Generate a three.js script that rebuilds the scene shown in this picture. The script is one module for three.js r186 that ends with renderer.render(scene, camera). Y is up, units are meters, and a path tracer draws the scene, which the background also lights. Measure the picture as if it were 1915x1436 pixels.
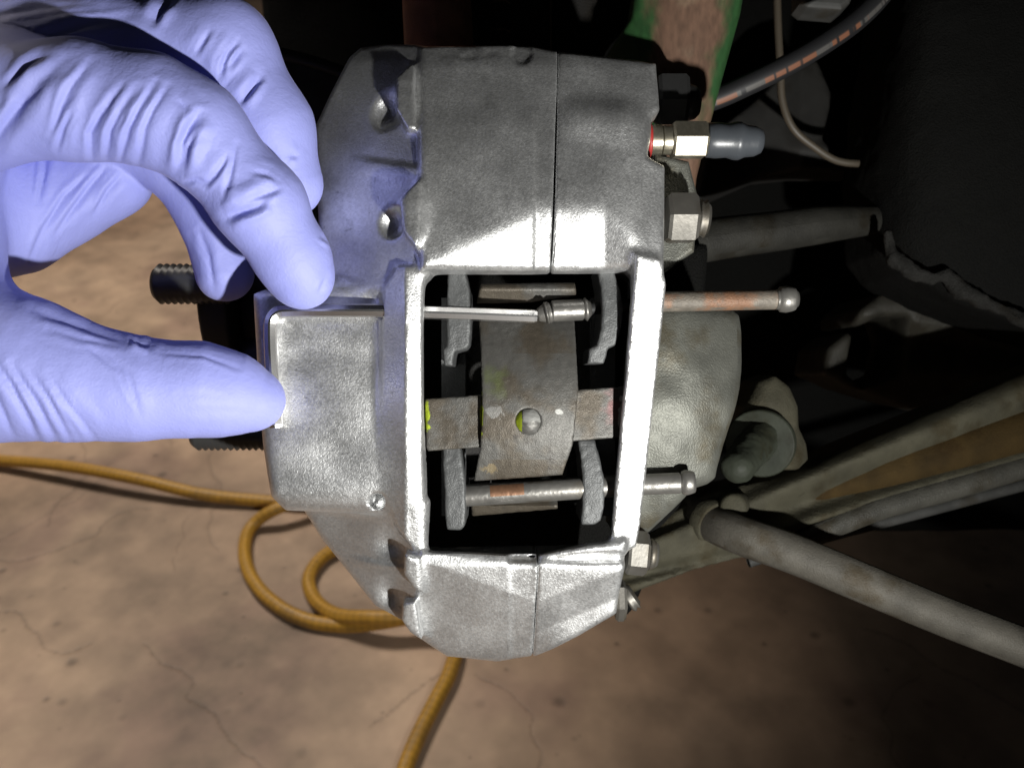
import * as THREE from 'three';
import { mergeGeometries, mergeVertices } from 'three/addons/utils/BufferGeometryUtils.js';
import { RectAreaLightUniformsLib } from 'three/addons/lights/RectAreaLightUniformsLib.js';

// ------------------------------------------------------------------ camera, lamps, exposure
const scene = new THREE.Scene();
scene.background = new THREE.Color().setRGB(0.023, 0.023, 0.0235);      // the dim garage around
const renderer = new THREE.WebGLRenderer({ antialias: true });
renderer.toneMapping = THREE.LinearToneMapping;
renderer.toneMappingExposure = 1.0;
renderer.shadowMap.enabled = true;

const PITCH = -Math.PI / 6, EYE = 0.56, D = 230, F = 1658;               // D in mm: eye to the caliper; F: focal length in photo pixels
const camera = new THREE.PerspectiveCamera(2 * Math.atan(718 / F) * 180 / Math.PI, 1915 / 1436, 0.02, 60);
camera.position.set(0, EYE, 0);
camera.rotation.set(PITCH, 0, 0);
camera.focus = 0.236;
camera.userData.fStop = 20;
scene.add(camera);
scene.updateMatrixWorld(true);

// the workbench frame: millimetres, x along the axle, y up the wheel arch, z out towards the mechanic
const RIG = new THREE.Matrix4().makeRotationX(PITCH);
RIG.setPosition(0, EYE - Math.cos(Math.PI / 3) * D / 1000, -Math.sin(Math.PI / 3) * D / 1000);
const rigToWorld = (x, y, z) => new THREE.Vector3(x / 1000, y / 1000, z / 1000).applyMatrix4(RIG);

// hand torch, held below and to the right of the lens
const TORCH = rigToWorld(118, -118, 222), TORCH_AIM = rigToWorld(0, 4, -10);
const torchLight = new THREE.SpotLight(new THREE.Color().setRGB(1, 0.99, 0.95), 0.58, 0, 1.0, 1.0, 2);
torchLight.position.copy(TORCH); torchLight.target.position.copy(TORCH_AIM);
torchLight.castShadow = true; torchLight.shadow.radius = 0.25; torchLight.shadow.mapSize.set(2048, 2048); torchLight.name = 'torch_light';
scene.add(torchLight, torchLight.target);

// shop lamp hanging over the open floor on the outer side of the car
RectAreaLightUniformsLib.init();
const LAMP = new THREE.Vector3(-0.86, 2.2, -1.25);
const shopLight = new THREE.RectAreaLight(new THREE.Color().setRGB(1, 0.9, 0.8), 27, 0.9, 0.5);
shopLight.position.set(LAMP.x, LAMP.y - 0.012, LAMP.z); shopLight.rotation.x = -Math.PI / 2; shopLight.name = 'shop_light';
scene.add(shopLight);

// ------------------------------------------------------------------ noise
let seed = 20240611;
const rnd = () => { seed = (seed * 1664525 + 1013904223) >>> 0; return seed / 4294967296; };
const hash3 = (x, y, z) => { let h = (x * 374761393 + y * 668265263 + z * 2147483647) | 0; h = Math.imul(h ^ (h >>> 13), 1274126177); h ^= h >>> 16; return (h >>> 0) / 4294967296; };
const sm = (t) => t * t * (3 - 2 * t);
const lerp = (a, b, t) => a + (b - a) * t;
const clamp = (x, a = 0, b = 1) => (x < a ? a : x > b ? b : x);
const step = (a, b, x) => sm(clamp((x - a) / (b - a)));
function noise3(x, y, z) {
  const xi = Math.floor(x), yi = Math.floor(y), zi = Math.floor(z), u = sm(x - xi), v = sm(y - yi), w = sm(z - zi);
  const f = (k) => lerp(lerp(hash3(xi, yi, zi + k), hash3(xi + 1, yi, zi + k), u), lerp(hash3(xi, yi + 1, zi + k), hash3(xi + 1, yi + 1, zi + k), u), v);
  return lerp(f(0), f(1), w) * 2 - 1;
}
const fbm3 = (x, y, z, n = 3) => { let s = 0, a = 1, t = 0; for (let i = 0; i < n; i++) { s += a * noise3(x, y, z + i * 17.3); t += a; a *= 0.5; x *= 2.03; y *= 2.03; z *= 2.03; } return s / t; };
const mod = (a, n) => ((a % n) + n) % n;
function tnoise(u, v, n, k = 0) {                                        // repeats over u, v in 0..1
  const x = u * n, y = v * n, xi = Math.floor(x), yi = Math.floor(y), a = sm(x - xi), b = sm(y - yi);
  const h = (i, j) => hash3(mod(xi + i, n), mod(yi + j, n), 911 + k * 57);
  return lerp(lerp(h(0, 0), h(1, 0), a), lerp(h(0, 1), h(1, 1), a), b) * 2 - 1;
}
const tfbm = (u, v, n, oct, k = 0) => { let s = 0, a = 1, t = 0; for (let i = 0; i < oct; i++) { s += a * tnoise(u, v, n, k + i); t += a; a *= 0.55; n *= 2; } return s / t; };

// ------------------------------------------------------------------ textures
function tex(size, fn, color, tileMM, wrap = THREE.RepeatWrapping, sizeY = size) {
  const data = new Uint8Array(size * sizeY * 4), c = new THREE.Color();
  for (let j = 0; j < sizeY; j++) for (let i = 0; i < size; i++) {
    const r = fn((i + 0.5) / size, (j + 0.5) / sizeY), o = (j * size + i) * 4;
    if (color) { c.setRGB(clamp(r[0]), clamp(r[1]), clamp(r[2])).convertLinearToSRGB(); data[o] = c.r * 255; data[o + 1] = c.g * 255; data[o + 2] = c.b * 255; }
    else data[o] = data[o + 1] = data[o + 2] = clamp(r) * 255;
    data[o + 3] = 255;
  }
  const t = new THREE.DataTexture(data, size, sizeY);
  t.magFilter = THREE.LinearFilter; t.minFilter = THREE.LinearMipmapLinearFilter; t.generateMipmaps = true;
  t.wrapS = t.wrapT = wrap; if (color) t.colorSpace = THREE.SRGBColorSpace;
  if (tileMM) t.repeat.set(1000 / tileMM, 1000 / tileMM);
  t.needsUpdate = true; return t;
}
const castBump = tex(512, (u, v) => 0.5 + 0.5 * (0.5 * tnoise(u, v, 200, 1) + 0.4 * tnoise(u, v, 120, 2) + 0.08 * tnoise(u, v, 40, 3)), false, 40);
const castRough = tex(512, (u, v) => 0.84 + 0.26 * tfbm(u, v, 5, 5, 9) + 0.12 * tnoise(u, v, 128, 12), false, 53);
const castColor = tex(512, (u, v) => {
  const a = 0.88 + 0.14 * tfbm(u, v, 4, 6, 21) + 0.09 * tnoise(u, v, 120, 30) - 0.14 * step(0.25, 0.6, tfbm(u, v, 7, 5, 25)), pit = step(0.86, 0.95, tnoise(u, v, 44, 33)) * 0.2;
  return [a - pit, a - pit, a * 1.005 - pit];
}, true, 61);
const fineBump = tex(256, (u, v) => 0.5 + 0.4 * tfbm(u, v, 12, 4, 41), false, 14);
const gloveBump = tex(512, (u, v) => 0.5 + 0.26 * tnoise(u, v, 110, 51) + 0.24 * tnoise(u, v, 52, 52) + 0.15 * tnoise(u, v, 22, 53), false, 40);
const grimeA = tex(512, (u, v) => {                                       // greasy dirt over steel
  const a = tfbm(u, v, 4, 6, 61), b = tfbm(u, v, 9, 5, 71), d = step(0.05, 0.55, a), g = 0.75 + 0.3 * b;
  return [g * lerp(1, 0.62, d), g * lerp(1, 0.54, d), g * lerp(1, 0.42, d)];
}, true, 55);
const rustTex = tex(512, (u, v) => {
  const a = tfbm(u, v, 5, 6, 81), b = tfbm(u, v, 16, 4, 91), r = step(-0.25, 0.45, a + 0.4 * b), g = 0.8 + 0.3 * b;
  return [g * lerp(0.16, 0.2, r), g * lerp(0.14, 0.105, r), g * lerp(0.115, 0.06, r)];
}, true, 34);

// ------------------------------------------------------------------ materials
const C = (r, g, b) => new THREE.Color().setRGB(r, g, b);
const M = {
  cast: new THREE.MeshStandardMaterial({ color: C(0.78, 0.785, 0.78), map: castColor, metalness: 0.88, roughness: 0.5, roughnessMap: castRough, bumpMap: castBump, bumpScale: 0.000065 }),
  dirtyCast: new THREE.MeshStandardMaterial({ color: C(0.15, 0.152, 0.132), map: grimeA, metalness: 0.5, roughness: 0.56, bumpMap: castBump, bumpScale: 0.00014 }),
  glove: new THREE.MeshPhysicalMaterial({ color: C(0.285, 0.31, 0.68), roughness: 0.62, bumpMap: gloveBump, bumpScale: 0.00006, sheen: 0.25, sheenRoughness: 0.6, sheenColor: C(0.5, 0.5, 0.8) }),
  chrome: new THREE.MeshStandardMaterial({ color: C(0.72, 0.71, 0.70), metalness: 1, roughness: 0.27, bumpMap: fineBump, bumpScale: 0.000006 }),
  zinc: new THREE.MeshStandardMaterial({ color: C(0.50, 0.46, 0.36), map: castColor, metalness: 0.9, roughness: 0.34, bumpMap: fineBump, bumpScale: 0.00003 }),
  greyNut: new THREE.MeshStandardMaterial({ color: C(0.20, 0.19, 0.17), map: grimeA, metalness: 0.7, roughness: 0.5, bumpMap: fineBump, bumpScale: 0.00008 }),
  blackSteel: new THREE.MeshStandardMaterial({ color: C(0.018, 0.018, 0.018), metalness: 0.2, roughness: 0.5, bumpMap: fineBump, bumpScale: 0.00005 }),
  studSteel: new THREE.MeshStandardMaterial({ color: C(0.06, 0.06, 0.06), metalness: 0.4, roughness: 0.42, bumpMap: fineBump, bumpScale: 0.00005 }),
  padSteel: new THREE.MeshStandardMaterial({ color: C(0.095, 0.098, 0.098), map: castColor, metalness: 0.35, roughness: 0.55, bumpMap: castBump, bumpScale: 0.00011 }),
  friction: new THREE.MeshStandardMaterial({ color: C(0.02, 0.019, 0.018), roughness: 0.95, bumpMap: castBump, bumpScale: 0.0003 }),
  rust: new THREE.MeshStandardMaterial({ map: rustTex, metalness: 0.25, roughness: 0.62, bumpMap: castBump, bumpScale: 0.00012 }),
  pinSteel: new THREE.MeshStandardMaterial({ color: C(0.30, 0.29, 0.27), map: grimeA, metalness: 0.7, roughness: 0.4, bumpMap: fineBump, bumpScale: 0.0001 }),
  rubber: new THREE.MeshPhysicalMaterial({ color: C(0.045, 0.05, 0.057), roughness: 0.36, bumpMap: fineBump, bumpScale: 0.00005 }),
  redSeal: new THREE.MeshStandardMaterial({ color: C(0.28, 0.02, 0.018), roughness: 0.5 }),
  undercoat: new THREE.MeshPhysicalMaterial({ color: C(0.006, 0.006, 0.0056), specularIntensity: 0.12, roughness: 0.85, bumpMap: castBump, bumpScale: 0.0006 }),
  crust: new THREE.MeshPhysicalMaterial({ specularIntensity: 0.3, color: C(0.018, 0.0175, 0.016), map: grimeA, roughness: 0.8, bumpMap: castBump, bumpScale: 0.0005 }),
  arm: new THREE.MeshPhysicalMaterial({ specularIntensity: 0.3, color: C(0.058, 0.054, 0.037), map: grimeA, metalness: 0.1, roughness: 0.75, bumpMap: castBump, bumpScale: 0.00018 }),
  armRust: new THREE.MeshPhysicalMaterial({ specularIntensity: 0.3, color: C(0.036, 0.022, 0.006), map: grimeA, roughness: 0.85, bumpMap: castBump, bumpScale: 0.0002 }),
  rod: new THREE.MeshPhysicalMaterial({ specularIntensity: 0.3, color: C(0.08, 0.074, 0.062), map: grimeA, metalness: 0.1, roughness: 0.6, bumpMap: castBump, bumpScale: 0.00015 }),
  joint: new THREE.MeshPhysicalMaterial({ specularIntensity: 0.3, color: C(0.03, 0.034, 0.025), map: grimeA, roughness: 0.6, bumpMap: fineBump, bumpScale: 0.00008 }),
  subframe: new THREE.MeshPhysicalMaterial({ specularIntensity: 0.3, color: C(0.035, 0.033, 0.027), map: grimeA, roughness: 0.5, bumpMap: castBump, bumpScale: 0.00015 }),
  paintRust: new THREE.MeshStandardMaterial({ color: C(0.42, 0.20, 0.135), map: grimeA, roughness: 0.7, bumpMap: castBump, bumpScale: 0.00015 }),
  tan: new THREE.MeshStandardMaterial({ color: C(0.065, 0.053, 0.038), roughness: 0.5 }),
  darkPlate: new THREE.MeshPhysicalMaterial({ specularIntensity: 0.3, color: C(0.018, 0.017, 0.016), map: grimeA, roughness: 0.7, bumpMap: castBump, bumpScale: 0.0002 }),
  sleeve: new THREE.MeshStandardMaterial({ color: C(0.03, 0.035, 0.06), roughness: 0.95 }),
  body: new THREE.MeshStandardMaterial({ color: C(0.03, 0.16, 0.05), roughness: 0.4 }),
  lampWhite: new THREE.MeshStandardMaterial({ color: C(0.7, 0.7, 0.7), roughness: 0.5 }),
  lampGlow: new THREE.MeshStandardMaterial({ color: C(0.9, 0.9, 0.9), emissive: C(1, 0.9, 0.8), emissiveIntensity: 3 }),
};

// ------------------------------------------------------------------ building helpers
const P = (px, py, z = 0) => { const d = D - z; return new THREE.Vector3((px - 957.5) * d / F, -(py - 718) * d / F, z); };
const qOf = (X, Y, zr) => [957.5 + X * F / (D - zr), 718 - Y * F / (D - zr)];
const taken = {};
const numbered = (n) => { const k = taken[n] = (taken[n] ?? -1) + 1; return k ? `${n}_${String(k).padStart(3, '0')}` : n; };
function thing(name, label, category, origin = new THREE.Vector3(), group) {
  const o = new THREE.Group(); o.name = numbered(name); scene.add(o);
  o.position.copy(rigToWorld(origin.x, origin.y, origin.z)); o.rotation.x = PITCH;
  o.userData = { label, category }; if (group) o.userData.group = group;
  o.origin = origin.clone(); return o;
}
function boxUV(g) {                                                       // uv in metres, picked face by face
  const n = g.index ? g : mergeVertices(g), idx = n.index.array, p = n.attributes.position, nm = n.attributes.normal, key = new Int32Array(n.attributes.position.count * 3).fill(-1), out = [], src = [], uv = [];
  for (let t = 0; t < idx.length; t += 3) {
    let sx = 0, sy = 0, sz = 0;
    for (let k = 0; k < 3; k++) { const i = idx[t + k]; sx += nm.getX(i); sy += nm.getY(i); sz += nm.getZ(i); }
    sx = Math.abs(sx); sy = Math.abs(sy); sz = Math.abs(sz) * 1.15;
    const ax = sz >= sx && sz >= sy ? 2 : sx >= sy ? 0 : 1;
    for (let k = 0; k < 3; k++) {
      const i = idx[t + k], kk = i * 3 + ax; let j = key[kk];
      if (j < 0) { j = key[kk] = src.length; src.push(i); const x = p.getX(i), y = p.getY(i), z = p.getZ(i); uv.push(...(ax === 2 ? [x, y] : ax === 0 ? [z + 0.37, y] : [x, z + 0.73])); }
      out.push(j);
    }
  }
  const g2 = new THREE.BufferGeometry(), pos = new Float32Array(src.length * 3), nor = new Float32Array(src.length * 3);
  src.forEach((i, j) => { pos.set([p.getX(i), p.getY(i), p.getZ(i)], j * 3); nor.set([nm.getX(i), nm.getY(i), nm.getZ(i)], j * 3); });
  g2.setAttribute('position', new THREE.BufferAttribute(pos, 3)); g2.setAttribute('normal', new THREE.BufferAttribute(nor, 3));
  g2.setAttribute('uv', new THREE.BufferAttribute(new Float32Array(uv), 2)); g2.setIndex(out); return g2;
}
function strip(g) { const o = g.index ? g.toNonIndexed() : g.clone(); for (const k of Object.keys(o.attributes)) if (!['position', 'normal'].includes(k)) o.deleteAttribute(k); return o; }
// part(): geometry in bench millimetres -> a named mesh under its thing
function part(name, geos, mat, parent, opt = {}) {
  let g = Array.isArray(geos) ? mergeGeometries(geos.map(strip)) : geos.clone();
  let root = parent; while (root && !root.origin) root = root.parent;
  const o = root ? root.origin : new THREE.Vector3();
  g.translate(-o.x, -o.y, -o.z); g.scale(0.001, 0.001, 0.001);
  if (!opt.keepUV) g = boxUV(g);
  const m = new THREE.Mesh(g, mat); m.name = name; m.castShadow = m.receiveShadow = true;
  if (opt.label) m.userData.label = opt.label;
  parent.add(m); return m;
}
function along(g, a, b) {                                                 // takes +y to a -> b, base at a
  const d = new THREE.Vector3().subVectors(b, a).normalize();
  g.applyQuaternion(new THREE.Quaternion().setFromUnitVectors(new THREE.Vector3(0, 1, 0), d)); g.translate(a.x, a.y, a.z); return g;
}
function lathe(profile, a, b, seg = 40, flat = false, turn = 0) {          // profile [[distance from a, radius]]
  let g = new THREE.LatheGeometry(profile.map(([t, r]) => new THREE.Vector2(Math.max(r, 0.001), t)), seg);
  g.rotateY(turn);
  if (flat) { g = g.toNonIndexed(); g.computeVertexNormals(); }
  return along(g, a, b);
}
function cyl(a, b, r0, r1 = r0, bev = 0.6, seg = 36) { const L = a.distanceTo(b); return lathe([[0, 0], [0, r0 - bev], [bev, r0], [L - bev, r1], [L, r1 - bev], [L, 0]], a, b, seg); }
const hexBolt = (a, b, r, turn = 0.2) => { const L = a.distanceTo(b); return lathe([[0, 0], [0, r * 0.9], [r * 0.12, r], [L - r * 0.14, r], [L, r * 0.86], [L, 0]], a, b, 6, true, turn); };
function thread(a, b, r, pitch = 1.25, depth = 0.5) {
  const L = a.distanceTo(b), p = [[0, 0]]; for (let t = 0; t < L - pitch; t += pitch) p.push([t, r - depth], [t + pitch * 0.5, r]);
  p.push([L - 0.8, r - depth], [L, r - depth - 0.7], [L, 0]); return lathe(p, a, b, 32);
}
function tube(pts, r, seg = 80, rs = 14, tension) { return new THREE.TubeGeometry(new THREE.CatmullRomCurve3(pts, false, tension ? 'catmullrom' : 'centripetal', tension), seg, r, rs, false); }
function plate(poly, zf, thick, bevel = 0.8, holes = []) {                 // outline at the depth zf, thickness behind it
  const V = (q) => { const p = P(q[0], q[1], zf); return new THREE.Vector2(p.x, p.y); };
  const s = new THREE.Shape(poly.map(V)); for (const h of holes) s.holes.push(new THREE.Path(h.map(V)));
  const g = new THREE.ExtrudeGeometry(s, { depth: thick - 2 * bevel, bevelEnabled: bevel > 0, bevelThickness: bevel, bevelSize: bevel, bevelOffset: -bevel, bevelSegments: 3, curveSegments: 8 });
  g.translate(0, 0, zf - thick + bevel); return g;
}
function taper(rows, seg = 28) {                                          // rows [centre Vector3, radius]: an uneven round bar
  const c = new THREE.CatmullRomCurve3(rows.map((r) => r[0]), false, 'centripetal'), n = rows.length * 8, g = new THREE.TubeGeometry(c, n, 1, seg, false), p = g.attributes.position;
  for (let i = 0; i <= n; i++) {
    const t = i / n, k = t * (rows.length - 1), a = Math.min(Math.floor(k), rows.length - 2), r = lerp(rows[a][1], rows[a + 1][1], k - a), o = c.getPointAt(t);
    for (let j = 0; j <= seg; j++) { const q = i * (seg + 1) + j; p.setXYZ(q, o.x + (p.getX(q) - o.x) * r, o.y + (p.getY(q) - o.y) * r, o.z + (p.getZ(q) - o.z) * r); }
  }
  g.computeVertexNormals(); return g;
}

// ------------------------------------------------------------------ distance fields -> one continuous surface
const smin = (a, b, k) => { const h = Math.max(k - Math.abs(a - b), 0) / k; return Math.min(a, b) - h * h * k * 0.25; };
const smax = (a, b, k) => -smin(-a, -b, k);
function poly2(pts) {
  const n = pts.length, X = pts.map((p) => p.x), Y = pts.map((p) => p.y);
  return (x, y) => {
    let d = 1e9, s = 1;
    for (let i = 0, j = n - 1; i < n; j = i++) {
      const ex = X[j] - X[i], ey = Y[j] - Y[i], wx = x - X[i], wy = y - Y[i], t = clamp((wx * ex + wy * ey) / (ex * ex + ey * ey)), bx = wx - ex * t, by = wy - ey * t;
      d = Math.min(d, bx * bx + by * by);
      const c1 = y >= Y[i], c2 = y < Y[j], c3 = ex * wy > ey * wx;
      if ((c1 && c2 && c3) || (!c1 && !c2 && !c3)) s = -s;
    }
    return s * Math.sqrt(d);
  };
}
// a block with an outline (pixels of the drawing, at depth zr), a shaped front face and a flat back
function block(poly, zr, front, back, r) {
  const f = poly2(poly.map((q) => { const z = front(q[0], q[1]); return P(q[0], q[1], Math.abs(z - zr) < 45 ? z : zr); }));
  return (x, y, z) => {
    const d = D - clamp(z, zr - 30, zr + 14), qx = 957.5 + x * F / d, qy = 718 - y * F / d;
    const a = f(x, y) + r, b = Math.max(z - front(qx, qy), back - z) + r;
    return Math.min(Math.max(a, b), 0) + Math.hypot(Math.max(a, 0), Math.max(b, 0)) - r;
  };
}
const ball = (px, py, z, r) => { const c = P(px, py, z); return (x, y, zz) => Math.hypot(x - c.x, y - c.y, zz - c.z) - r; };
const cap = (a, ra, b, rb) => {
  const dx = b.x - a.x, dy = b.y - a.y, dz = b.z - a.z, L = dx * dx + dy * dy + dz * dz;
  return (x, y, z) => { const wx = x - a.x, wy = y - a.y, wz = z - a.z, t = clamp((wx * dx + wy * dy + wz * dz) / L); return Math.hypot(wx - dx * t, wy - dy * t, wz - dz * t) - (ra + (rb - ra) * t); };
};
function surface(sdf, lo, hi, h, safety = 1.5) {
  const B = 6, n = [0, 1, 2].map((k) => Math.ceil((hi[k] - lo[k]) / h / B) * B + 1), [nx, ny, nz] = n, val = new Float32Array(nx * ny * nz);
  const at = (i, j, k) => i + nx * (j + ny * k), lim = B * h * 0.866 * safety;
  for (let bk = 0; bk < nz; bk += B) for (let bj = 0; bj < ny; bj += B) for (let bi = 0; bi < nx; bi += B) {
    const d = sdf(lo[0] + (bi + B / 2) * h, lo[1] + (bj + B / 2) * h, lo[2] + (bk + B / 2) * h), far = Math.abs(d) > lim;
    for (let k = bk; k < Math.min(bk + B, nz); k++) for (let j = bj; j < Math.min(bj + B, ny); j++) for (let i = bi; i < Math.min(bi + B, nx); i++)
      val[at(i, j, k)] = far ? d : sdf(lo[0] + i * h, lo[1] + j * h, lo[2] + k * h);
  }
  const id = new Int32Array(nx * ny * nz).fill(-1), pos = [], idx = [], corners = [[0, 0, 0], [1, 0, 0], [0, 1, 0], [1, 1, 0], [0, 0, 1], [1, 0, 1], [0, 1, 1], [1, 1, 1]];
  const edges = [[0, 1], [2, 3], [4, 5], [6, 7], [0, 2], [1, 3], [4, 6], [5, 7], [0, 4], [1, 5], [2, 6], [3, 7]], off = corners.map(([a, b, c]) => at(a, b, c)), v = new Float32Array(8);
  for (let k = 0; k < nz - 1; k++) for (let j = 0; j < ny - 1; j++) for (let i = 0; i < nx - 1; i++) {
    const o = at(i, j, k); let m = 0; for (let c = 0; c < 8; c++) { v[c] = val[o + off[c]]; if (v[c] < 0) m++; }
    if (!m || m === 8) continue;
    let x = 0, y = 0, z = 0, q = 0;
    for (const [a, b] of edges) if ((v[a] < 0) !== (v[b] < 0)) { const t = v[a] / (v[a] - v[b]), A = corners[a], Bc = corners[b]; x += lerp(A[0], Bc[0], t); y += lerp(A[1], Bc[1], t); z += lerp(A[2], Bc[2], t); q++; }
    id[o] = pos.length / 3; pos.push(lo[0] + (i + x / q) * h, lo[1] + (j + y / q) * h, lo[2] + (k + z / q) * h);
  }
  const quad = (a, b, c, d, flip) => { if (a < 0 || b < 0 || c < 0 || d < 0) return; if (flip) idx.push(a, c, b, a, d, c); else idx.push(a, b, c, a, c, d); };
  for (let k = 1; k < nz - 1; k++) for (let j = 1; j < ny - 1; j++) for (let i = 1; i < nx - 1; i++) {
    const o = at(i, j, k), s = val[o] < 0;
    if (s !== (val[at(i + 1, j, k)] < 0)) quad(id[at(i, j - 1, k - 1)], id[at(i, j, k - 1)], id[o], id[at(i, j - 1, k)], !s);
    if (s !== (val[at(i, j + 1, k)] < 0)) quad(id[at(i - 1, j, k - 1)], id[at(i - 1, j, k)], id[o], id[at(i, j, k - 1)], !s);
    if (s !== (val[at(i, j, k + 1)] < 0)) quad(id[at(i - 1, j - 1, k)], id[at(i, j - 1, k)], id[o], id[at(i - 1, j, k)], !s);
  }
  const g = new THREE.BufferGeometry(); g.setAttribute('position', new THREE.BufferAttribute(new Float32Array(pos), 3)); g.setIndex(idx); g.computeVertexNormals(); return g;
}
function push(g, fn) {                                                    // moves every vertex along its normal
  const p = g.attributes.position, n = g.attributes.normal;
  for (let i = 0; i < p.count; i++) { const x = p.getX(i), y = p.getY(i), z = p.getZ(i), a = n.getX(i), b = n.getY(i), c = n.getZ(i), d = fn(x, y, z, a, b, c); p.setXYZ(i, x + a * d, y + b * d, z + c * d); }
  g.computeVertexNormals(); return g;
}
const cm = (poly) => poly.map(([x, y, z]) => P(x, y, z));

// ------------------------------------------------------------------ the floor
const floorAt = (px, py, up = 0) => {                                     // the drawing's pixel carried down onto the concrete
  const d = new THREE.Vector3((px - 957.5) / F, -(py - 718) / F, -1).applyEuler(new THREE.Euler(PITCH, 0, 0)), t = (EYE - up) / -d.y;
  return new THREE.Vector3(d.x * t, up, d.z * t);
};
{
  const T = 1.7, N = 1360, crack = new Float32Array(N * N), put = (x, y, w, a) => {
    for (let j = -3; j <= 3; j++) for (let i = -3; i <= 3; i++) { const k = mod(Math.round(y) + j, N) * N + mod(Math.round(x) + i, N), d = Math.hypot(i, j) / w; crack[k] = Math.max(crack[k], a * clamp(1.3 - d)); }
  };
  const run = (x, y, a, len, w, depth) => {
    let dir = a;
    for (let s = 0; s < len; s++) {
      dir += (rnd() - 0.5) * 0.55 + (a - dir) * 0.05; x += Math.cos(dir); y += Math.sin(dir); put(x, y, w * (0.6 + 0.6 * rnd()), 0.35 + 0.6 * rnd());
      if (depth && rnd() < 0.004) run(x, y, dir + (rnd() < 0.5 ? 1 : -1) * (0.6 + rnd() * 0.8), len * (0.25 + rnd() * 0.3), w * 0.75, depth - 1);
    }
  };
  for (let i = 0; i < 54; i++) run(rnd() * N, rnd() * N, rnd() * 6.283, 120 + rnd() * 330, 0.8 + rnd() * 0.7, 2);
  const pits = new Float32Array(N * N);
  for (let i = 0; i < 1000; i++) { const x = rnd() * N, y = rnd() * N, r = 0.7 + rnd() * rnd() * 4.2, a = 0.25 + rnd() * 0.6; for (let j = -6; j <= 6; j++) for (let k = -6; k <= 6; k++) { const q = mod(Math.round(y) + j, N) * N + mod(Math.round(x) + k, N); pits[q] = Math.max(pits[q], a * clamp(1.4 - Math.hypot(j, k * (0.7 + 0.5 * rnd())) / r)); } }
  const look = (arr, u, v) => arr[Math.min(N - 1, Math.floor(v * N)) * N + Math.min(N - 1, Math.floor(u * N))];
  const col = tex(N, (u, v) => {
    const a = tfbm(u, v, 9, 6, 101), b = tfbm(u, v, 14, 5, 111), c = tfbm(u, v, 60, 4, 121), w = step(-0.1, 0.5, tfbm(u, v, 3, 5, 131)), k = 0.94 + 0.55 * a + 0.34 * c, cr = look(crack, u, v), pt = look(pits, u, v), m = step(0.1, 0.6, b);
    let r = lerp(0.35, 0.39, w) * k, g = lerp(0.235, 0.28, w) * k, bl = lerp(0.155, 0.195, w) * k;
    r *= lerp(1, 0.80, m); g *= lerp(1, 0.76, m); bl *= lerp(1, 0.80, m);
    const f = (1 - 0.38 * cr) * (1 - 0.6 * pt); return [r * f, g * f, bl * f];
  }, true, T * 1000, THREE.MirroredRepeatWrapping);
  const bump = tex(1024, (u, v) => 0.7 + 0.16 * tfbm(u, v, 24, 5, 141) - 0.45 * look(crack, u, v) - 0.4 * look(pits, u, v), false, T * 1000, THREE.MirroredRepeatWrapping);
  const g = new THREE.PlaneGeometry(16, 16); g.rotateX(-Math.PI / 2);
  const uv = g.attributes.uv; for (let i = 0; i < uv.count; i++) uv.setXY(i, uv.getX(i) * 16 + 0.35, uv.getY(i) * 16 + 0.2);
  const m = new THREE.Mesh(g, new THREE.MeshStandardMaterial({ map: col, bumpMap: bump, bumpScale: 0.0016, roughness: 0.62 }));
  m.name = 'floor'; m.userData = { kind: 'structure', label: 'cracked tan concrete garage floor with dark specks' }; m.receiveShadow = true; m.castShadow = true; scene.add(m);
}

// ------------------------------------------------------------------ the caliper
const arc = (y) => -16 * ((y - 720) / 500) ** 2 - 0.01 * (y - 720);
const seam = (qy) => 1045 - (qy - 100) * 45 / 1130;
const wallX = (qy) => 1197 - (qy - 505) * 50 / 500;                       // inner edge of the window's inboard bar
const bodyTop = block([[783, 84], [980, 81], [1040, 92], [1228, 116], [1235, 204], [1216, 222], [1214, 290], [1246, 308], [1244, 470], [1236, 503], [786, 503]], -8, (x, y) => {
  const yt = x < 1000 ? lerp(492, 398, (x - 800) / 200) : x < 1130 ? 388 : lerp(388, 500, (x - 1130) / 112);
  const dy = y - yt; let z = arc(y) + 5 - 0.06 * 0.5 * (dy + Math.sqrt(dy * dy + 240));
  z += 0.5 * step(1003, 997, x) * step(190, 240, y) + 0.35 * step(1046, 1040, x);
  z -= 1.4 * step(1170, 1240, x) + 1.6 * step(130, 84, y);
  z -= 0.012 * Math.max(0, x - lerp(1120, 1080, (y - 300) / 200)) * step(260, 330, y);
  z -= 0.9 * step(30, 12, Math.hypot((x - 880) / 2.2, (y - 97) / 0.6)) * (0.6 + 0.4 * noise3(x * 0.06, y * 0.09, 3)) + 1.2 * step(24, 14, Math.hypot(x - 975, y - 100));
  return z;
}, -46, 2.0);
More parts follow.
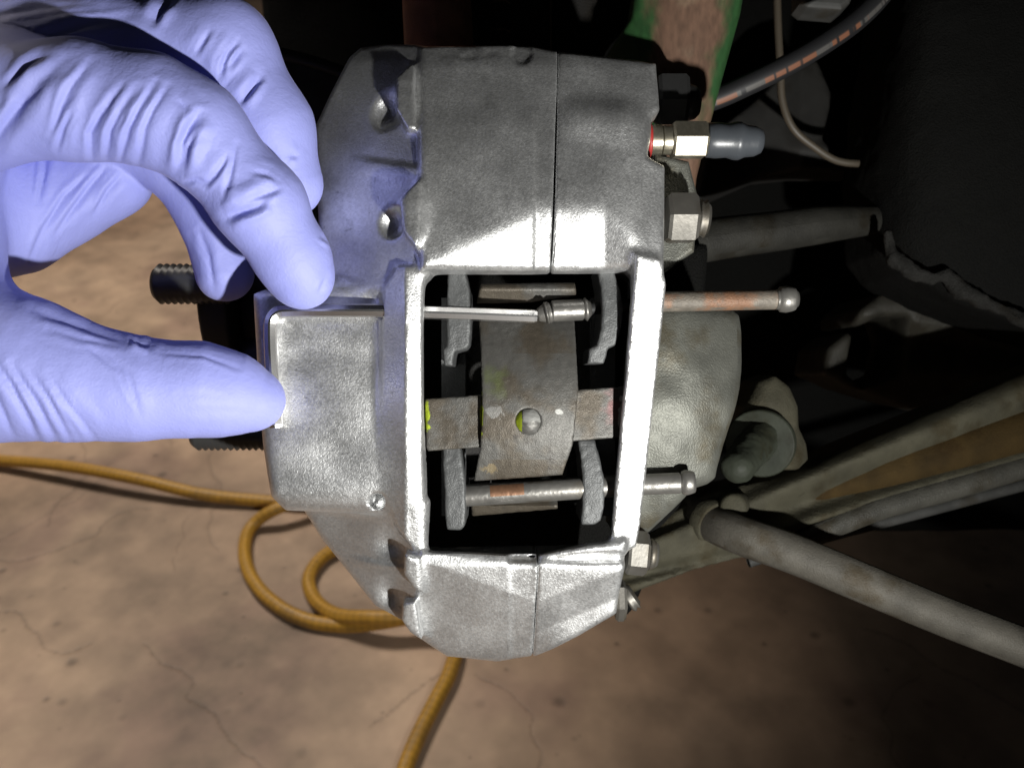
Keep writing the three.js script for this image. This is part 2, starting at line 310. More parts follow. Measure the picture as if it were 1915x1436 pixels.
const bodyBottom = block([[786, 1034], [940, 1040], [1010, 1040], [1100, 1022], [1172, 1012], [1170, 1060], [1154, 1150], [1086, 1190], [1002, 1229], [930, 1240], [835, 1230], [783, 1196], [774, 1110]], -14, (x, y) => {
  let z = arc(y) - 1.2;
  const v1 = y - lerp(1050, 1128, (x - 800) / 200), v2 = y - lerp(1128, 1062, (x - 1000) / 170);
  z -= 0.045 * Math.max(0, Math.max(v1, v2)) - 0.06 * Math.max(0, y - lerp(1180, 1120, (x - 1010) / 140)) * step(990, 1040, x) - 2.2;
  z -= 2.2 * Math.exp(-(((y - 1044) / 9) ** 2)) * (0.35 + 0.65 * step(930, 1150, x));
  z += 0.35 * (step(958, 952, x) - step(1003, 997, x));
  z -= 3.2 * Math.exp(-(((y - 1040) / 9) ** 2)) * step(945, 957, x) * step(1012, 1000, x);
  return z;
}, -52, 2.0);
const flange = block([[720, 78], [800, 84], [800, 515], [720, 540], [610, 560], [596, 470], [586, 236], [612, 180], [652, 104], [672, 86]], -14, (x, y) => {
  let z = arc(y) * 0.9 + 1.2 - 0.098 * Math.max(0, 775 - x);
  z -= 1.5 * step(120, 84, y);
  z += 1.1 * step(22, 6, Math.abs(y - lerp(308, 322, (x - 660) / 100))) * step(650, 700, x);
  z += 0.9 * noise3(x * 0.013, y * 0.012, 7.7);
  return z;
}, -46, 2.2);
const lowFlange = block([[556, 940], [800, 940], [800, 1195], [760, 1168], [700, 1136], [650, 1072], [600, 1010]], -20, (x, y) => {
  let z = arc(y) - 3 - 0.088 * Math.max(0, 775 - x);
  z -= 2.6 * Math.exp(-(((x - 735) / 26) ** 2 + ((y - 1015) / 26) ** 2)) + 3 * Math.exp(-(((x - 735) / 24) ** 2 + ((y - 1105) / 34) ** 2));
  z += 0.6 * step(14, 4, Math.abs(y - 1058 - (x - 700) * 0.2)) * step(640, 690, x);
  return z;
}, -54, 2.0);
const housing = block([[470, 548], [560, 520], [800, 520], [800, 1028], [742, 966], [530, 957], [503, 930], [486, 830], [476, 690]], -8, (x, y) => {
  let z = -8.2 - 3.4 * (Math.max(0, 520 - x) / 50) ** 2 - 2.6 * (Math.max(0, 560 - y) / 40) ** 2 - 2.8 * (Math.max(0, y - 905) / 52) ** 2;
  z += 0.5 * noise3(x * 0.011, y * 0.014, 1.3) - 0.5 * Math.exp(-(((y - 665) / 26) ** 2)) * step(500, 560, x);
  return z;
}, -50, 3.2);
const ridge = block([[741, 500], [792, 500], [792, 1036], [786, 1040], [740, 985], [716, 900], [714, 545]], -2, (x, y) => arc(y) * 0.7 + 0.9 - 0.13 * Math.max(0, 758 - x) - 0.032 * Math.max(0, x - 758) - 0.012 * (y - 620), -48, 0.8);
const bar = block([[1190, 474], [1238, 486], [1242, 508], [1247, 530], [1240, 600], [1198, 985], [1190, 1024], [1146, 1036], [1144, 1003]], -4, (x, y) => 0.2 - 0.021 * (y - 600) - 0.000008 * (y - 620) ** 2 - 0.016 * (x - wallX(y)), -46, 0.7);
const bleederBoss = cap(P(1080, 250, -13), 8.2, P(1153, 254, -12), 8.6);
const lugA = block([[741, 144], [760, 126], [773, 118], [776, 242], [762, 240], [742, 205]], -10, (x, y) => arc(y) + 6.5 - 0.05 * Math.max(0, 150 - y) - 0.02 * Math.max(0, y - 180), -30, 0.5);
const lugB = block([[748, 372], [782, 336], [802, 376], [800, 420], [778, 462], [752, 428]], -4, (x, y) => arc(y) + 8.4 - 0.13 * Math.max(0, x - 784) - 0.05 * Math.max(0, 760 - x) - 0.02 * Math.max(0, 375 - y), -30, 0.8);
const lugC = block([[756, 1036], [786, 1044], [798, 1085], [792, 1112], [772, 1100], [754, 1074]], -10, (x, y) => arc(y) + 2.0 - 0.1 * Math.max(0, x - 782), -30, 1);
const lugD = block([[752, 1130], [778, 1124], [786, 1180], [790, 1200], [766, 1184], [750, 1160]], -14, (x, y) => arc(y) + 1.4, -34, 1);
const scoop = ball(716, 194, -11.5, 6.6), scoop2 = ball(730, 414, -4.5, 4.6), blind = cap(P(703, 937, -4), 2.3, P(706, 938, -14), 2.1);
const keyhole = cap(P(700, 580, -6.2), 2.1, P(830, 583, -6.2), 2.1);
const split = (x, y) => { const [qx, qy] = qOf(x, y, -8); return (qx - seam(qy)) * D / F; };
const gap = (y) => { const qy = qOf(0, y, -8)[1]; return 0.03 + 0.18 * step(150, 260, qy) * step(520, 470, qy); };
const cavity = block([[766, 478], [1150, 480], [1206, 500], [1205, 640], [1172, 1000], [1160, 1062], [766, 1070]], -8, (x, y) => Math.min(arc(y), 0.2 - 0.021 * (y - 600) - 0.000008 * (y - 620) ** 2) - 3.6 - 5.5 * step(560, 500, y), -90, 2);
const outer = (x, y, z) => {
  let d = smin(smin(flange(x, y, z), lowFlange(x, y, z), 2), smin(housing(x, y, z), ridge(x, y, z), 4), 3);
  d = smax(d, -scoop(x, y, z), 1.6); d = smax(d, -scoop2(x, y, z), 1.6);
  d = smin(d, smin(lugA(x, y, z), lugB(x, y, z), 0.4), 1.8); d = smin(d, smin(lugC(x, y, z), lugD(x, y, z), 0.4), 0.9);
  d = smin(d, Math.min(bodyTop(x, y, z), bodyBottom(x, y, z)), 2.0);
  d = smax(d, -cavity(x, y, z), 0.6); d = smax(d, -blind(x, y, z), 0.5); d = smax(d, -keyhole(x, y, z), 0.5);
  return smax(d, split(x, y) + gap(y), 0.5);
};
const inner = (x, y, z) => {
  let d = smin(bodyTop(x, y, z), bleederBoss(x, y, z), 3.2);
  d = smin(smin(d, bar(x, y, z), 3.0), bodyBottom(x, y, z), 2.5);
  d = smax(d, -cavity(x, y, z), 0.6);
  return smax(d, -split(x, y) + gap(y), 0.5);
};
const castNoise = (x, y, z) => 0.16 * fbm3(x * 0.08, y * 0.08, z * 0.08, 3) + 0.008 * noise3(x * 0.8, y * 0.8, z * 0.8);
const caliperBase = P(950, 1225, -40);
const caliper = thing('brake_caliper', 'silver cast metal brake caliper with open rectangular window', 'brake caliper', caliperBase);
part('outer_housing', push(surface(outer, [-82, -92, -57], [16, 104, 10], 0.62), castNoise), M.cast, caliper);
part('inner_housing', push(surface(inner, [0, -92, -57], [48, 104, 10], 0.62), castNoise), M.cast, caliper);
{
  const dirty = block([[1180, 556], [1300, 566], [1372, 576], [1387, 588], [1391, 620], [1391, 680], [1388, 720], [1382, 756], [1370, 796], [1356, 836], [1347, 872], [1342, 896], [1326, 908], [1300, 916], [1215, 1000], [1150, 1000]], -20, (x, y) => -13 - 9 * ((y - 740) / 200) ** 2 - 0.0007 * Math.max(0, x - 1250) ** 2 * 0.7 + 0.8 * noise3(x * 0.02, y * 0.02, 4), -58, 4.0);
  part('cylinder_housing', push(surface(dirty, [24, -52, -62], [72, 26, -8], 0.75), (x, y, z) => castNoise(x, y, z) * 1.8), M.dirtyCast, caliper, { label: 'dull dirty olive grey inboard cylinder' });
  // rear mounting ear between the fasteners
  part('mounting_ear', plate([[1225, 285], [1290, 300], [1308, 370], [1300, 470], [1225, 520]], -30, 14, 1.5), M.dirtyCast, caliper);
  // the through bolts: nuts on the inboard side
  const z1 = -16;
  const nut = (name, a, b, r, tEnd, turn, m = M.greyNut) => { const n = part(name, hexBolt(a, b, r, turn), m, caliper); if (tEnd) part('threaded_end', thread(b, tEnd, r * 0.72, 1.6, 0.75), M.greyNut, n); return n; };
  nut('bolt_head', P(1226, 186, z1 - 22), P(1284, 186, z1 - 22), 8.4, null, 0.3, M.blackSteel);
  part('bolt_cap', cyl(P(1278, 192, z1 - 22), P(1308, 192, z1 - 22), 5.6, 4.8, 1.2), M.blackSteel, caliper);
  nut('nut', P(1246, 408, z1), P(1303, 408, z1), 7.4, P(1326, 410, z1), 0.05);
  nut('nut', P(1172, 1032, z1 - 5), P(1212, 1036, z1 - 5), 6.3, P(1230, 1038, z1 - 5), 0.45);
  nut('nut', P(1150, 1122, z1 - 9), P(1170, 1122, z1 - 9), 6, P(1187, 1110, z1 - 9), 0.2);
  // bleeder screw
  const bl = part('bleeder_screw', [thread(P(1206, 262, z1), P(1240, 262, z1), 4.3, 1, 0.35), cyl(P(1238, 262, z1), P(1258, 262, z1), 4.0, 4.0, 0.3)], M.zinc, caliper, { label: 'yellowish zinc plated bleeder screw' });
  part('hex_head', hexBolt(P(1256, 262, z1), P(1322, 262, z1), 5.35, 0.08), M.zinc, bl);
  part('red_sealant', new THREE.TorusGeometry(4.1, 0.6, 10, 28).rotateY(Math.PI / 2).translate(P(1214, 263, z1).x, P(1214, 263, z1).y, z1), M.redSeal, bl);
  part('rubber_cap', lathe([[0, 0], [0, 4.2], [0.5, 4.7], [3, 4.9], [6, 4.6], [8, 5.2], [9.3, 5.2], [11, 4.4], [13.6, 4.1], [14.4, 3.7], [15.4, 3.2], [15.9, 2.2], [16, 0]], P(1320, 262, z1), P(1432, 265, z1)), M.rubber, bl);
}

// ------------------------------------------------------------------ inside the window
const inWindow = tex(512, (u, v) => {                                     // colours of the spring steel: bare grey, brown film, paint daubs
  const x = 780 + u * 400, y = 1010 - v * 510, n = fbm3(x * 0.02, y * 0.02, 5, 5), f = fbm3(x * 0.15, y * 0.05, 9, 3), b = step(-0.1, 0.4, n + (y < 660 ? 0.25 : 0) + (y > 860 ? 0.3 : 0)), k = 0.95 + 0.16 * f;
  let c = [lerp(0.105, 0.083, b) * k, lerp(0.102, 0.07, b) * k, lerp(0.094, 0.053, b) * k];
  const mix = (q, a) => { c = c.map((w, i) => lerp(w, q[i], clamp(a))); }, blot = (px, py, rx, ry, lo, hi) => step(lo, hi, 1 - Math.hypot((x - px) / rx, (y - py) / ry) + 0.55 * fbm3(x * 0.09, y * 0.09, px, 3));
  mix([0.34, 0.42, 0.02], blot(798, 775, 9, 42, 0.25, 0.5) * 0.95); mix([0.34, 0.42, 0.02], blot(901, 775, 4, 50, 0.3, 0.55) * 0.9);
  mix([0.12, 0.145, 0.05], blot(926, 712, 34, 42, 0.0, 1.0) * 0.6);
  mix([0.19, 0.09, 0.09], blot(1146, 770, 22, 55, 0.1, 0.9) * 0.7); mix([0.55, 0.53, 0.52], blot(1162, 780, 7, 50, 0.3, 0.5) * 0.9);
  mix([0.40, 0.40, 0.38], blot(1044, 771, 10, 8, 0.3, 0.5) * 0.8); mix([0.27, 0.27, 0.26], blot(925, 770, 26, 18, 0.25, 0.5) * 0.6); mix([0.30, 0.23, 0.12], blot(915, 878, 26, 18, 0.3, 0.5) * 0.5);
  mix([0.05, 0.045, 0.04], step(0.5, 0.6, fbm3(x * 0.07, y * 0.07, 44, 4)) * 0.7);
  return c;
}, true, 0, THREE.ClampToEdgeWrapping);
const springMat = new THREE.MeshStandardMaterial({ map: inWindow, metalness: 0.45, roughness: 0.5, bumpMap: castBump, bumpScale: 0.0001 });
springMat.bumpMap = castBump.clone(); springMat.bumpMap.repeat.set(3, 3); springMat.bumpMap.needsUpdate = true;
function windowUV(g, zr, o) {                                              // laid flat on the sheet it is printed on
  const p = g.attributes.position, uv = new Float32Array(p.count * 2);
  for (let i = 0; i < p.count; i++) { const [qx, qy] = qOf(p.getX(i), p.getY(i), zr); uv[i * 2] = (qx - 780) / 400; uv[i * 2 + 1] = (1010 - qy) / 510; }
  g.setAttribute('uv', new THREE.BufferAttribute(uv, 2)); return g;
}
{
  const spring = thing('pad_spring', 'cross shaped grey brown pad spring with a round hole, in the caliper window', 'spring', P(985, 790, -10));
  const sheet = (poly, zr, zf, r, hole) => { const b = block(poly, zr, zf, -99, r), f = zf; return (x, y, z) => { const qx = 957.5 + x * F / (D - zr), qy = 718 - y * F / (D - zr); let d = smax(b(x, y, z), f(qx, qy) - 1.1 - z, 0.4); if (hole) d = smax(d, -hole(x, y, z), 0.4); return d; }; };
  const zs = (x, y) => -5.2 - 8.5 * ((y - 770) / 160) ** 2 - 0.8 * ((x - 985) / 90) ** 2;
  const hole = cap(P(988, 787, 0), 3.3, P(988, 787, -14), 3.3);
  const stripBody = sheet([[894, 588], [1074, 590], [1078, 660], [1082, 728], [1080, 750], [1072, 830], [1052, 888], [886, 900], [898, 838], [902, 770], [901, 742], [899, 660]], -8, zs, 0.35, hole);
  part('strip', windowUV(push(surface(stripBody, [-12, -30, -20], [22, 22, -2], 0.42), (x, y, z) => 0.06 * noise3(x * 0.7, y * 0.7, z)), -8), springMat, spring, { keepUV: true });
  const arm = (poly) => { const b = sheet(poly, -9, (x, y) => -8.2 - 0.0006 * (x - 985) ** 2 * 0.05 - 0.002 * Math.abs(x - 985), 0.35); return windowUV(push(surface(b, [-26, -20, -14], [34, 2, -5], 0.42), (x, y, z) => 0.07 * noise3(x * 0.7, y * 0.7, z)), -9); };
  part('cross_arm', arm([[794, 746], [905, 738], [905, 836], [800, 844], [796, 836]]), springMat, spring, { keepUV: true });
  part('cross_arm', arm([[1066, 730], [1170, 722], [1168, 770], [1160, 818], [1066, 826]]), springMat, spring, { keepUV: true });
  const tip = part('nib', push(surface(ball(990, 789, -9.0, 4.4), [-6, -20, -18], [14, 0, -2], 0.4), (x, y, z) => 0.1 * noise3(x, y, z)), springMat, spring);
  tip.geometry = windowUV(tip.geometry.clone().translate(0, 0, 0), -8); { const p = tip.geometry.attributes.position, uv = tip.geometry.attributes.uv; for (let i = 0; i < p.count; i++) uv.setXY(i, (p.getX(i) < -0.0012 ? 0.047 : 0.66) + p.getX(i) * 3, 0.46 + p.getY(i) * 5); }
  // curled ends that hook round the pins
  const curl = (poly, z, lean) => { const b = block(poly, z, (x, y) => z - lean * Math.abs(y - (poly[0][1] + poly[2][1]) / 2) * 0.12, z - 4.5, 0.9); const lo = [-16, 0, z - 8], hi = [22, 0, z + 3]; lo[1] = P(0, Math.max(...poly.map((q) => q[1])) + 14, z).y; hi[1] = P(0, Math.min(...poly.map((q) => q[1])) - 14, z).y; return windowUV(push(surface(b, lo, hi, 0.42), (x, y, zz) => 0.08 * noise3(x * 0.6, y * 0.6, zz)), z); };
  part('curled_end', curl([[899, 530], [1076, 528], [1078, 552], [1020, 560], [992, 566], [890, 568]], -11, 1), springMat, spring, { keepUV: true });
  part('curled_end', curl([[881, 940], [1042, 928], [1044, 952], [882, 966]], -17, 1), springMat, spring, { keepUV: true });

  // brake pads: a steel backing plate on edge, ears towards the opening, friction block behind
  const pad = (label, top, bot, cx) => {
    const t = thing('brake_pad', label, 'brake pad', P(cx, 760, -30), 'brake pads facing each other in the caliper window');
    const ear = (rows, zf, deep) => {                                     // rows [py, left px, right px]
      const q = rows.flatMap(([y, l]) => [[l, y]]).concat(rows.slice().reverse().map(([y, , r]) => [r, y]));
      const b = block(q, zf, (x, y) => zf + 1.5 * Math.cos((y - (rows[0][0] + rows.at(-1)[0]) / 2) / 70) - 1.5, zf - deep, 0.7), Y = rows.map((r) => P(0, r[0], zf).y);
      const xs = q.map((v) => P(v[0], 0, zf).x); return push(surface(b, [Math.min(...xs) - 3, Math.min(...Y) - 3, zf - deep - 3], [Math.max(...xs) + 3, Math.max(...Y) + 3, zf + 3], 0.45), (x, y, z) => 0.09 * noise3(x * 0.8, y * 0.8, z * 0.8));
    };
    part('backing_plate_ear', ear(...top), M.padSteel, t); part('backing_plate_ear', ear(...bot), M.padSteel, t);
    const a = P(cx - 22, 560, -32), b = P(cx + 22, 960, -32);
    part('backing_plate', new THREE.BoxGeometry(b.x - a.x, a.y - b.y, 26).translate((a.x + b.x) / 2, (a.y + b.y) / 2, -40), M.padSteel, t);
    const s = cx < 960 ? 1 : -1; part('friction_block', new THREE.BoxGeometry(7, (a.y - b.y) * 0.9, 24).translate((s > 0 ? b.x : a.x) + s * 3.4, (a.y + b.y) / 2, -44), M.friction, t);
  };
  pad('dark grey steel brake pad under the spring arm daubed with yellow green paint', [[[500, 838, 868], [540, 836, 877], [580, 835, 880], [620, 835, 880], [646, 835, 878], [653, 828, 872], [658, 828, 850], [684, 830, 846]], -7, 20], [[[830, 828, 860], [870, 828, 866], [915, 831, 871], [960, 832, 871], [984, 834, 869], [992, 836, 862]], -12, 20], 850);
  pad('dark grey steel brake pad under the spring arm stained pink', [[[500, 1116, 1146], [540, 1124, 1160], [580, 1127, 1166], [615, 1124, 1162], [645, 1116, 1152], [652, 1102, 1138], [680, 1099, 1130]], -7, 20], [[[822, 1080, 1112], [860, 1086, 1123], [905, 1090, 1132], [950, 1089, 1130], [974, 1086, 1124], [982, 1088, 1112]], -12, 20], 1125);

  // the greasy knuckle that closes the back of the window
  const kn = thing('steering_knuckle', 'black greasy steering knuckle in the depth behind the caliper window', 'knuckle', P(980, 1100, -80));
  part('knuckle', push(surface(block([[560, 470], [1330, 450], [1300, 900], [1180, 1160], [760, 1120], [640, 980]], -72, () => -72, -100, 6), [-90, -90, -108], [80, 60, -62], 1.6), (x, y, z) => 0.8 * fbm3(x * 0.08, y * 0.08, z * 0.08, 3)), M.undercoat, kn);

  // retaining pins
  const up = thing('retaining_pin', 'rusty retaining pin driven far out past the inboard side of the caliper', 'pin', P(1250, 570, -11), 'retaining pins');
  const za = -12.5;
  part('shaft', cyl(P(1030, 582, za + 2), P(1092, 579, za + 1), 2.9, 2.9, 0.5), M.pinSteel, up);
  part('neck', cyl(P(1088, 579, za + 1), P(1200, 568, za - 6), 1.7, 1.9, 0.3), M.blackSteel, up);
  part('grooved_tail', [cyl(P(1004, 590, za + 3), P(1030, 583, za + 2.6), 1.8, 3.0, 0.5), cyl(P(1018, 586, za + 3), P(1026, 584, za + 3), 3.0, 3.0, 0.5), cyl(P(1090, 579, za + 1), P(1106, 577, za + 1), 3.3, 2.6, 0.9)], M.pinSteel, up);
  part('rusty_shaft', cyl(P(1206, 565, za), P(1452, 560, za - 2), 2.75, 2.75, 0.4), M.rust, up, { label: 'orange brown rusty length of the pin' });
  part('head', lathe([[0, 0], [0, 2.6], [0.5, 2.8], [1, 2.8], [1.4, 3.5], [3, 3.7], [4.6, 3.4], [5.4, 3.1], [5.6, 2.4], [6.2, 2.2], [6.3, 0]], P(1450, 560, za - 2), P(1500, 559, za - 2)), M.pinSteel, up);
  const low = thing('retaining_pin', 'retaining pin with a copper coloured smear crossing below the pad spring', 'pin', P(1000, 915, -16), 'retaining pins');
  part('shaft', cyl(P(850, 928, -16), P(1190, 906, -15), 3.05, 3.05, 0.5), M.pinSteel, low);
  const smear = (a0, a1, t0, t1, r) => { const g = new THREE.CylinderGeometry(r, r, 1, 20, 8, true, a0, a1); const A = P(850, 928, -16), B = P(1190, 906, -15); g.scale(1, A.distanceTo(B) * (t1 - t0), 1); return along(g, A.clone().lerp(B, (t0 + t1) / 2), B); };
  part('copper_smear', smear(5.3, 1.1, 0.2, 0.385, 3.09), new THREE.MeshStandardMaterial({ color: C(0.27, 0.145, 0.085), map: castColor, metalness: 0.6, roughness: 0.42, bumpMap: fineBump, bumpScale: 0.0001 }), low, { label: 'copper orange smear on the pin' });
  part('shaft_end', cyl(P(1180, 907, -15), P(1274, 903, -14), 2.9, 2.9, 0.5), M.pinSteel, low);
  part('head', lathe([[0, 0], [0, 2.3], [0.6, 2.5], [0.9, 3.2], [2, 3.5], [3.3, 3.2], [4.2, 2.9], [4.5, 0]], P(1270, 903, -14), P(1306, 901, -14)), M.pinSteel, low);
}

// ------------------------------------------------------------------ the hex key
{
  const key = thing('hex_key', 'shiny steel hex key pinched by the glove and pushed through the caliper', 'hex key', P(505, 780, -5));
  const R = 2.0, pts = cm([[516, 800, -4.2], [512, 740, -4.4], [508, 680, -4.6], [506, 625, -4.8]]);
  for (let i = 1; i <= 6; i++) { const a = i / 7 * Math.PI / 2; pts.push(P(506 + 26 * (1 - Math.cos(a)), 608 - 26 * Math.sin(a), -4.8)); }
  pts.push(...cm([[545, 581.5, -4.9], [640, 581, -5.3], [716, 581.5, -5.8], [800, 584.5, -6.6], [900, 588, -7.8], [1004, 592, -9]]));
  const c = new THREE.CatmullRomCurve3(pts, false, 'centripetal'), n = 120, pos = [], idx = [], Z = new THREE.Vector3(0, 0, 1), rings = [];
  for (let i = 0; i <= n; i++) {
    const t = i / n, o = c.getPointAt(t), T = c.getTangentAt(t), S = new THREE.Vector3().crossVectors(T, Z).normalize(), U = new THREE.Vector3().crossVectors(S, T).normalize(), r = i === 0 || i === n ? R * 0.86 : R;
    const ring = []; for (let k = 0; k < 6; k++) { const a = k / 6 * 2 * Math.PI + Math.PI / 6; ring.push(o.clone().addScaledVector(S, Math.cos(a) * r).addScaledVector(U, Math.sin(a) * r)); } rings.push(ring);
  }
  const tri = (a, b, d) => pos.push(a.x, a.y, a.z, b.x, b.y, b.z, d.x, d.y, d.z);
  for (let i = 0; i < n; i++) for (let k = 0; k < 6; k++) { const a = rings[i][k], b = rings[i][(k + 1) % 6], d = rings[i + 1][(k + 1) % 6], e = rings[i + 1][k]; const m = 0.16, a2 = a.clone().lerp(b, m), b2 = b.clone().lerp(a, m), d2 = d.clone().lerp(e, m), e2 = e.clone().lerp(d, m); tri(a2, b2, d2); tri(a2, d2, e2); const bn = rings[i][(k + 2) % 6].clone(), dn = rings[i + 1][(k + 2) % 6].clone(); const b3 = b.clone().lerp(bn, m), d3 = d.clone().lerp(dn, m); tri(b2, b3, d3); tri(b2, d3, d2); }
  for (const [r, f] of [[rings[0], 1], [rings[n], 0]]) for (let k = 1; k < 5; k++) f ? tri(r[0], r[k + 1], r[k]) : tri(r[0], r[k], r[k + 1]);
  const g = new THREE.BufferGeometry(); g.setAttribute('position', new THREE.BufferAttribute(new Float32Array(pos), 3)); g.computeVertexNormals();
  // smooth along the bar, crisp across the flats
  part('bar', g, M.chrome, key);
}

// ------------------------------------------------------------------ the gloved hand
{
  const J = (x, y, z, r) => [P(x, y, z), r];
  const fingers = [
    { k: 5, j: [J(-20, 196, 17, 14.2), J(150, 188, 17, 13.2), J(280, 206, 16, 12.4), J(362, 242, 14.5, 11.4), J(488, 384, 9, 10.4), J(545, 480, 4.5, 8.8), J(566, 520, 3, 7.9)] },      // index
    { k: 5, j: [J(-60, 104, 0, 14), J(200, 92, -3, 12.6), J(415, 94, -5, 12.9), J(500, 238, -8, 11.4), J(541, 342, -11, 9.0)] },                                       // middle
    { k: 5, j: [J(-90, 190, -10, 13), J(180, 236, -22, 12), J(312, 270, -26, 12), J(398, 395, -30, 9.6), J(420, 510, -31, 8.4)] },                                    // ring
    { k: 6, j: [J(-100, 420, -12, 17.5), J(20, 405, -20, 14.8), J(120, 362, -25, 12.6), J(205, 328, -28, 10.6), J(190, 300, -38, 9.4)] },                                       // little
    { k: 6, j: [J(-330, 600, 18, 22), J(-90, 676, 18, 18.8), J(40, 690, 16, 16.2), J(150, 715, 14, 13.2), J(258, 728, 11, 11.6), J(370, 728, 7, 10.8), J(440, 738, 4, 8.8), J(484, 750, 2.4, 6.6)] }, // thumb
  ];
  const chain = fingers.map(({ k, j }) => { const s = []; for (let i = 0; i + 1 < j.length; i++) s.push(cap(j[i][0], j[i][1], j[i + 1][0], j[i + 1][1])); return (x, y, z) => { let d = s[0](x, y, z); for (let i = 1; i < s.length; i++) d = smin(d, s[i](x, y, z), k); return d; }; });
  const W = (x, y, z) => P(x, y, z), palmParts = [cap(W(50, 128, 5), 12.5, W(-160, 160, 8), 17), cap(W(20, 70, -1), 11, W(-160, 110, 4), 15), cap(W(-110, 590, 10), 15, W(-160, 330, 2), 19), cap(W(-60, 190, 12), 15, W(-560, 380, 8), 22), cap(W(-80, 120, 0), 15, W(-560, 380, 6), 22), cap(W(-110, 220, -10), 15, W(-560, 420, 2), 22), cap(W(-130, 400, -12), 17, W(-560, 450, 2), 23), cap(W(-330, 600, 18), 22, W(-600, 480, 6), 24), cap(W(-560, 420, 5), 25, W(-1000, 480, 0), 27)];
  const palm = (x, y, z) => { let d = palmParts[0](x, y, z); for (let i = 1; i < palmParts.length; i++) d = smin(d, palmParts[i](x, y, z), 10); return d; };
  const cut = P(-800, 0, 0).x;
  const hand = (x, y, z) => {
    const p = palm(x, y, z); let d = 1e9;
    for (let f = 0; f < 5; f++) d = smin(d, smin(chain[f](x, y, z), p, f === 4 ? 14 : 8), 0.9);
    return smax(d, cut - x, 2);
  };
  // folds of the thin glove: [finger, width mm, depth mm, points]
  const folds = [
    [0, 1.1, 0.9, [[226, 160], [186, 215], [168, 250], [172, 306]]], [0, 1.0, 0.85, [[256, 160], [225, 205], [205, 245], [196, 308]]], [0, 1.0, 0.9, [[290, 152], [258, 205], [240, 240], [222, 310]]], [0, 1.0, 0.8, [[312, 162], [285, 205], [270, 240], [258, 310]]],
    [0, 1.2, 0.9, [[166, 118], [130, 165], [112, 200], [97, 250]]], [0, 0.9, 0.7, [[134, 206], [118, 240], [106, 280]]], [0, 1.8, 1.4, [[120, 112], [70, 150], [40, 186], [2, 244], [-30, 300]]], [0, 1.3, 0.9, [[90, 104], [50, 124], [10, 160]]],
    [0, 1.3, 1.8, [[372, 212], [352, 240], [339, 268], [334, 318]]], [0, 1.0, 1.0, [[364, 250], [350, 278], [343, 310]]], [0, 1.0, 0.9, [[384, 345], [402, 328], [416, 308], [424, 290]]], [0, 0.9, 0.6, [[418, 372], [432, 320], [442, 268]]],
    [0, 1.4, 2.0, [[424, 408], [450, 396], [480, 386], [500, 374]]], [0, 1.1, 1.0, [[452, 374], [490, 364], [526, 352]]], [0, 0.9, 0.6, [[346, 338], [366, 336], [388, 344]]], [0, 0.9, 0.5, [[470, 320], [500, 326], [520, 340]]], [0, 0.9, 0.5, [[330, 186], [345, 200], [352, 220]]], [0, 0.8, 0.5, [[600, 440], [622, 458]]], [0, 0.8, 0.6, [[596, 548], [612, 520]]],
    [1, 1.1, 1.2, [[412, 142], [416, 120], [426, 98], [444, 78]]], [1, 1.2, 1.5, [[448, 192], [468, 168], [488, 144]]], [1, 1.0, 0.8, [[366, 100], [378, 78], [392, 56]]], [1, 1.5, 1.6, [[286, 42], [298, 22], [320, 2]]], [1, 1.0, 0.7, [[420, 130], [436, 112], [452, 92]]], [1, 0.9, 0.6, [[540, 290], [556, 292]]],
    [1, 1.6, 0.5, [[0, 104], [80, 66], [160, 42], [260, 26]]], [1, 1.3, 0.35, [[40, 40], [140, 22], [240, 10]]], [1, 1.5, 0.5, [[-20, 30], [80, 14], [170, 4]]],
    [3, 1.3, 1.0, [[198, 314], [168, 348], [134, 392], [100, 440]]], [3, 1.1, 0.8, [[228, 326], [200, 356], [176, 398]]], [3, 1.1, 0.7, [[84, 260], [82, 320], [70, 380]]], [3, 1.2, 0.7, [[160, 330], [120, 366], [80, 430], [50, 500]]],
    [4, 1.2, 0.7, [[-20, 660], [20, 720], [70, 820]]], [4, 1.2, 0.8, [[20, 680], [60, 740], [104, 824]]], [4, 1.1, 0.7, [[50, 684], [90, 744], [132, 826]]], [4, 1.1, 0.5, [[90, 700], [130, 760], [180, 824]]], [4, 1.2, 0.6, [[-30, 700], [-5, 750], [24, 818]]],
    [4, 1.1, 1.0, [[250, 632], [262, 642], [280, 646]]], [4, 1.3, 0.8, [[60, 580], [120, 602], [180, 622], [240, 640]]], [4, 1.0, 0.5, [[90, 616], [160, 636], [230, 650]]], [4, 1.2, 0.12, [[340, 770], [420, 768], [490, 775]]], [4, 1.2, 0.10, [[330, 742], [380, 736], [430, 746]]], [4, 0.8, 0.3, [[300, 660], [380, 664], [450, 690]]], [4, 0.8, 0.25, [[150, 640], [220, 690], [250, 760]]], [4, 0.9, 0.3, [[190, 650], [240, 700], [262, 780]]],
    [2, 1.0, 0.6, [[300, 300], [330, 310]]], [2, 1.2, 0.8, [[372, 430], [390, 480], [400, 540]]],
  ].flatMap((fo) => { const [f, w, a, pts] = fo, L = pts.length - 1, nx = -(pts[L][1] - pts[0][1]), ny = pts[L][0] - pts[0][0], l = Math.hypot(nx, ny), o = (9 + 7 * rnd()) * (rnd() < 0.5 ? -1 : 1), u = (k) => (rnd() - 0.5) * 8; return [fo, [f, w * 0.85, a * 0.22, pts.map(([x, y]) => [x + nx / l * o + u(), y + ny / l * o + u()])]]; }).map(([f, w, a, pts]) => ({ f, w, a, pts: pts.map((q) => P(q[0], q[1], [14, -5, -30, -24, 12][f])), box: [Math.min(...pts.map((q) => q[0])) - 30, Math.max(...pts.map((q) => q[0])) + 30, Math.min(...pts.map((q) => q[1])) - 30, Math.max(...pts.map((q) => q[1])) + 30] }));
